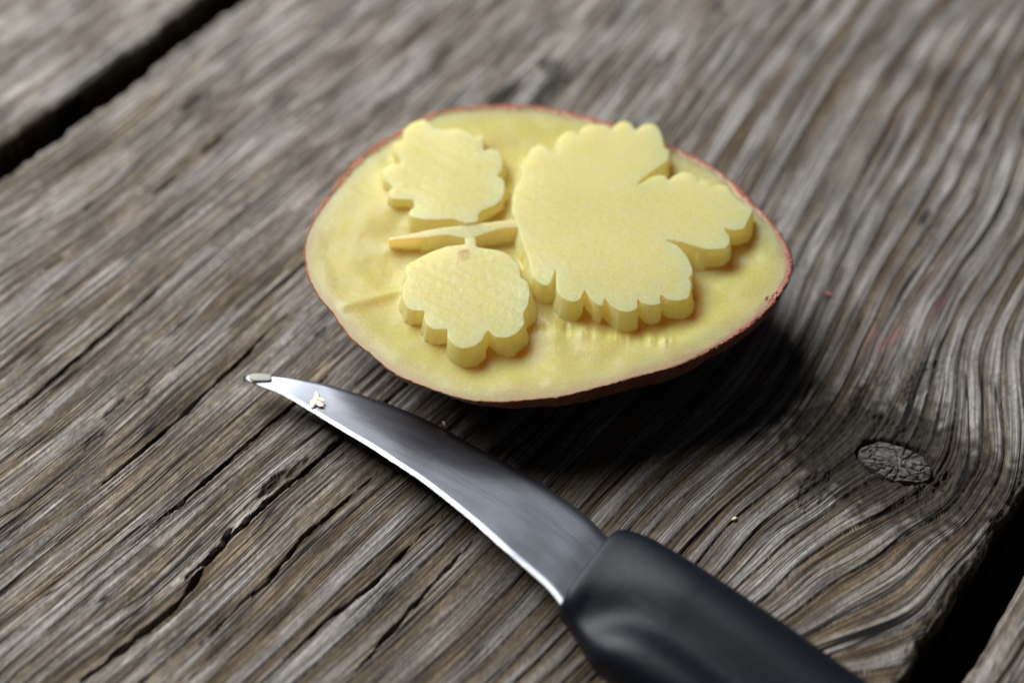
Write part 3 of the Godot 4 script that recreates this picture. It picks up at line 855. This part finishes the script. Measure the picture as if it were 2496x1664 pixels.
func top_wave(q: Vector2) -> float:
	# a slightly uneven cut with faint strokes of the knife and a grainy skin
	var along := q.dot(Vector2(0.83, 0.55))
	var over := q.dot(Vector2(-0.55, 0.83))
	return 0.3 * n1.get_noise_2d(q.x * 0.045 + 9.0, q.y * 0.045) + 0.025 * n2.get_noise_2d(along * 0.06, over * 0.5) + 0.016 * n3.get_noise_2d(q.x * 1.1, q.y * 1.1) + 0.02 * n2.get_noise_2d(q.x * 0.6, q.y * 0.6)


func leaf_color(q: Vector2, f: float, seed_: int) -> Color:
	var blot := n4.get_noise_2d(q.x * 0.12 + seed_, q.y * 0.12)
	var c := Color(0.915, 0.845, 0.39).lerp(Color(0.925, 0.875, 0.51), clampf(0.45 + 0.6 * blot, 0, 1))
	if q.distance_to(Vector2(-8.6, -4.4)) < 1.3: c = c.lerp(Color(0.45, 0.22, 0.05), 0.6)
	if seed_ == 7: c = c.lerp(Color(0.86, 0.72, 0.42), 0.5)
	return c


# flakes of skin left on the face
func loose_skin(o: Node3D) -> void:
	var m := StandardMaterial3D.new()
	m.albedo_color = Color(0.36, 0.13, 0.08).linear_to_srgb()
	m.roughness = 0.6
	for s in [[47.2, 2.4, 2.6, 0.9, 0.9], [45.3, 3.4, 0.9, 0.5, 0.3]]:
		var p := PackedVector3Array()
		for i in 7:
			for j in 9:
				var u: float = (i / 6.0 - 0.5) * s[2] * (1.0 + 0.4 * n1.get_noise_2d(j * 0.5, s[0]))
				var v: float = (j / 8.0 - 0.5) * s[3] * (1.0 + 0.6 * n2.get_noise_2d(i * 0.6, s[1]))
				var q := Vector2(s[0], s[1]) + Vector2(u, v).rotated(-s[4])
				p.append(Vector3(q.x - MID.x, face_y(q, 3.0) + 0.35 + 0.25 * n2.get_noise_2d(u * 1.3, v * 1.3), q.y - MID.y))
		part("skin_flake", sheet(7, 9, p), m, o)


# ------------------------------------------------------------------ the knife
func knife() -> void:
	var base := Vector3(12.3, 0, 53.3)
	var o := thing("paring_knife", "small paring knife with a curved steel blade and black plastic handle", "knife", base * MM)
	var steel := StandardMaterial3D.new()
	steel.albedo_color = Color(0.27, 0.285, 0.315).linear_to_srgb()
	steel.metallic = 1.0
	steel.roughness = 0.38
	steel.roughness_texture = noise_texture(31, 0.02, 4, 256, 256, ramp2(Color(0.92, 0.92, 0.92), Color(1, 1, 1)))
	steel.heightmap_enabled = true
	steel.heightmap_texture = brushed()
	steel.heightmap_scale = 0.0009
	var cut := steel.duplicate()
	cut.albedo_color = Color(0.93, 0.94, 0.95).linear_to_srgb()  # near-white colour stands in for light glinting off the bevel
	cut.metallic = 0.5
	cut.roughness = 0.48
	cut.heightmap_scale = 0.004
	var N := 120
	var sp := []
	var ed := []
	var into := Vector3(0.784, 0, 0.621) * 5.0   # the tang, inside the handle
	var a := curve_of(SPINE + [SPINE[-1] + into])
	var b := curve_of(EDGE + [EDGE[-1] + into])
	for i in N:
		var f := float(i) / (N - 1)
		sp.append(a.sample_baked(a.get_baked_length() * f) - base)
		ed.append(b.sample_baked(b.get_baked_length() * f) - base)
		# the blade lies rolled a little, its back lower than its edge
		var roll: float = (0.11 + 0.05 * pow(1.0 - f, 2.0)) * sp[i].distance_to(ed[i])
		sp[i].y -= roll
		ed[i].y += roll
	var M := 22
	var p := PackedVector3Array()
	var uv := PackedVector2Array()
	var q := PackedVector3Array()
	var uq := PackedVector2Array()
	for i in N:
		var s: Vector3 = sp[i]
		var e: Vector3 = ed[i]
		var w := s.distance_to(e)
		var bev := minf(0.48, w * 0.4) * (1.0 + 0.08 * n2.get_noise_2d(i * 0.2, 4.0))
		var across := (e - s) / maxf(w, 0.01)
		var x := float(i) / (N - 1)
		for j in M:
			var f := float(j) / (M - 1)
			var v := s + across * (w - bev) * f
			# slightly hollow face; the spine is rounded over
			v.y += -0.08 * sin(f * PI) * minf(1.0, w / 12.0) - 0.35 * pow(1.0 - minf(1.0, f * 9.0), 2.0)
			p.append(v)
			uv.append(Vector2(x * 1.0, f * w / 20.0))
		# underside back to the spine
		for j in 5:
			var f := 1.0 - j / 4.0
			var v := s + across * w * f
			v.y -= lerpf(0.55, 1.6, 1.0 - f)
			p.append(v)
			uv.append(Vector2(x, f))
		p.append(p[p.size() - M - 5])
		uv.append(Vector2(x, 0))
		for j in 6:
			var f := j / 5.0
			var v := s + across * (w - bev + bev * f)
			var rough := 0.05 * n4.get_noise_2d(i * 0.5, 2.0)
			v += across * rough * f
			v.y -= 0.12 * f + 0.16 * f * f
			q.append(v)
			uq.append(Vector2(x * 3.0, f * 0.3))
	var bl := part("blade", sheet(N, M + 6, p, PackedColorArray(), uv), steel, o)
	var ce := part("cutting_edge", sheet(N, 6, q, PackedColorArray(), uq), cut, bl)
	ce.set_meta("label", "ground cutting edge with its bright glint painted near white")
	handle(o, base)


func curve_of(pts: Array) -> Curve3D:
	var c := Curve3D.new()
	c.bake_interval = 0.4
	for i in pts.size():
		var t: Vector3 = (pts[mini(i + 1, pts.size() - 1)] - pts[maxi(i - 1, 0)]) / 6.0
		c.add_point(pts[i], -t if i > 0 else Vector3.ZERO, t if i < pts.size() - 1 else Vector3.ZERO)
	return c


func brushed() -> Texture2D:
	var n := FastNoiseLite.new()
	n.seed = 77
	n.frequency = 0.05
	n.fractal_octaves = 3
	var im := n.get_seamless_image(48, 1024)
	im.resize(1024, 1024, Image.INTERPOLATE_CUBIC)
	return ImageTexture.create_from_image(im)


func handle(o: Node3D, base: Vector3) -> void:
	var m := StandardMaterial3D.new()
	m.albedo_color = Color(0.0045, 0.0062, 0.0100).linear_to_srgb()
	m.roughness = 0.44
	m.metallic_specular = 0.36
	m.uv1_triplanar = true
	m.uv1_scale = Vector3(90, 90, 90)
	m.heightmap_enabled = true
	m.heightmap_texture = noise_texture(41, 0.05, 3)
	m.heightmap_scale = 0.006
	var au := Vector3(0.784, 0, 0.621)
	var av := Vector3(-0.621, 0, 0.784)
	var valley := [Vector2(3.5, 12.0), Vector2(6.5, 7.5), Vector2(11.0, 4.0), Vector2(18.0, 2.6), Vector2(28.0, 3.0), Vector2(40.0, 4.0), Vector2(52.0, 5.0)]
	var vl := even(valley, 1.0, false)
	var N := 150
	var M := 97
	var p := PackedVector3Array()
	for i in N:
		var x := float(i) / (N - 1)
		var u := -0.2 + 107.0 * pow(x, 1.4)
		var cap := 1.0
		# rounded at both ends
		var front := clampf((u + 0.2) / 1.6, 0.0, 1.0)
		cap = sqrt(1.0 - pow(1.0 - front, 2.0)) * 0.12 + 0.88
		if i == 0: cap = 0.0
		if i == 1: cap = 0.80
		var back := clampf((107.0 - u) / 12.0, 0.0, 1.0)
		cap *= sqrt(1.0 - pow(1.0 - back, 2.0))
		var top := lerpf(8.8, 11.2, sqrt(clampf((u + 0.2) / 6.0, 0.0, 1.0))) - 0.9 * smooth(20.0, 60.0, u) + 1.5 * smooth(70.0, 100.0, u)
		var bot := lerpf(8.6, 12.6, smooth(0.0, 12.0, u)) - 2.2 * smooth(16.0, 40.0, u) + 2.0 * smooth(70.0, 100.0, u)
		for j in M:
			var a := TAU * j / (M - 1)
			var ca := cos(a)
			var sa := sin(a)
			var v := (bot if ca > 0.0 else top) * signf(ca) * pow(absf(ca), 0.64) * cap
			var y := 6.4 * signf(sa) * pow(absf(sa), 0.70) * cap
			if sa > 0.0:
				y *= lerpf(0.66, 1.06, smooth(-2.0, 17.0, u)) - 0.12 * smooth(20.0, 50.0, u)
				var d := 99.0
				var q := Vector2(u, v)
				for k in vl.size():
					d = minf(d, q.distance_to(vl[k]))
				y -= 2.3 * exp(-d * d / 18.0) * sa * smooth(0.0, 4.0, u)
			# the front end is cut on a slant, square to the blade's heel
			var uu := u + v * 0.06 * (1.0 - smooth(0.0, 20.0, u))
			p.append(au * uu + av * v + Vector3(0, 6.5 + y, 0))
	part("handle", sheet(N, M, p, PackedColorArray(), PackedVector2Array(), true, true), m, o)


# ------------------------------------------------------------------ scraps of potato
func lump_mesh(size: Vector3, turn: float, seed_: float, jag: float, square: float) -> ArrayMesh:
	var rows := 15
	var cols := 25
	var p := PackedVector3Array()
	var col := PackedColorArray()
	for i in rows:
		var th := PI * i / (rows - 1)
		for j in cols:
			var a := TAU * j / (cols - 1)
			var d := Vector3(sin(th) * cos(a), cos(th), sin(th) * sin(a))
			var r := 1.0 + jag * n2.get_noise_3d(d.x * 1.1 + seed_, d.y * 1.1, d.z * 1.1) + jag * 0.5 * n3.get_noise_3d(d.x * 2.6 + seed_, d.y * 2.6, d.z * 2.6)
			var e := Vector3(signf(d.x) * pow(absf(d.x), square), signf(d.y) * pow(absf(d.y), square), signf(d.z) * pow(absf(d.z), square))
			p.append((e * r * size * 0.5 + Vector3(0, size.y * 0.5, 0)).rotated(Vector3.UP, turn))
			col.append(Color(0.87, 0.79, 0.36))
	return sheet(rows, cols, p, col, PackedVector2Array(), true)


func lump(called: String, label: String, at: Vector3, size: Vector3, turn: float, mat: Material, seed_: int, jag := 0.35, square := 1.0) -> void:
	var o := part(called, lump_mesh(size, turn, seed_, jag, square), mat, self)
	o.position = at * MM
	o.set_meta("label", label)
	o.set_meta("category", "potato scrap")


func scraps() -> void:
	var wet := StandardMaterial3D.new()
	wet.albedo_color = Color(0.25, 0.24, 0.18).linear_to_srgb()
	wet.roughness = 0.5
	var pale := StandardMaterial3D.new()
	pale.albedo_color = Color(0.90, 0.85, 0.58).linear_to_srgb()
	pale.roughness = 0.5
	lump("potato_sliver", "grey translucent potato sliver lying across the knife tip", Vector3(-45.3, 5.25, 12.5), Vector3(4.0, 0.3, 1.7), -0.03, wet, 3, 0.12, 0.6)
	# a torn shred: three lobes joined in one mesh
	var st := SurfaceTool.new()
	st.begin(Mesh.PRIMITIVE_TRIANGLES)
	var at := Vector3(-35.0, 5.9, 18.2)
	for s in [[0.0, 0.0, 0.3, 1.2, 0.45, 2.9, -0.35], [0.4, 0.15, -0.9, 0.9, 0.4, 1.7, 0.2], [1.1, 0.1, -0.1, 2.1, 0.35, 0.7, -0.5], [0.9, 0.0, 0.7, 2.0, 0.35, 0.9, -0.65]]:
		var p := PackedVector3Array()
		for i in 11:
			var th := PI * i / 10.0
			for j in 15:
				var a := TAU * j / 14.0
				var d := Vector3(sin(th) * cos(a), cos(th), sin(th) * sin(a))
				var r := 1.0 + 0.35 * n2.get_noise_3d(d.x + s[0] * 7.0, d.y, d.z)
				p.append((d * r * Vector3(s[3], s[4], s[5]) * 0.5).rotated(Vector3.UP, s[6]) + Vector3(s[0], s[1] + 0.3, s[2]))
		st.append_from(sheet(11, 15, p, PackedColorArray(), PackedVector2Array(), true), 0, Transform3D())
	var shred := part("potato_shred", st.commit(), pale, self)
	shred.position = at * MM
	shred.set_meta("label", "pale yellow torn potato shred stuck on the blade near its tip")
	shred.set_meta("category", "potato scrap")
	lump("potato_crumb", "tiny white potato crumb beside the back of the blade", Vector3(-11.9, 5.2, 22.7), Vector3(0.5, 0.6, 0.9), 0.4, pale, 9)
	lump("potato_crumb", "tiny white crumb on the plank to the right of the handle", Vector3(38.2, 0.0, 38.9), Vector3(1.0, 0.4, 0.5), 0.5, pale, 12)
	var red := StandardMaterial3D.new()
	red.albedo_color = Color(0.45, 0.17, 0.15).linear_to_srgb()
	red.roughness = 0.6
	lump("skin_scrap", "small pink scrap of potato skin on the plank right of the potato", Vector3(61.1, 0.0, -11.5), Vector3(1.6, 0.3, 0.5), -0.5, red, 15)
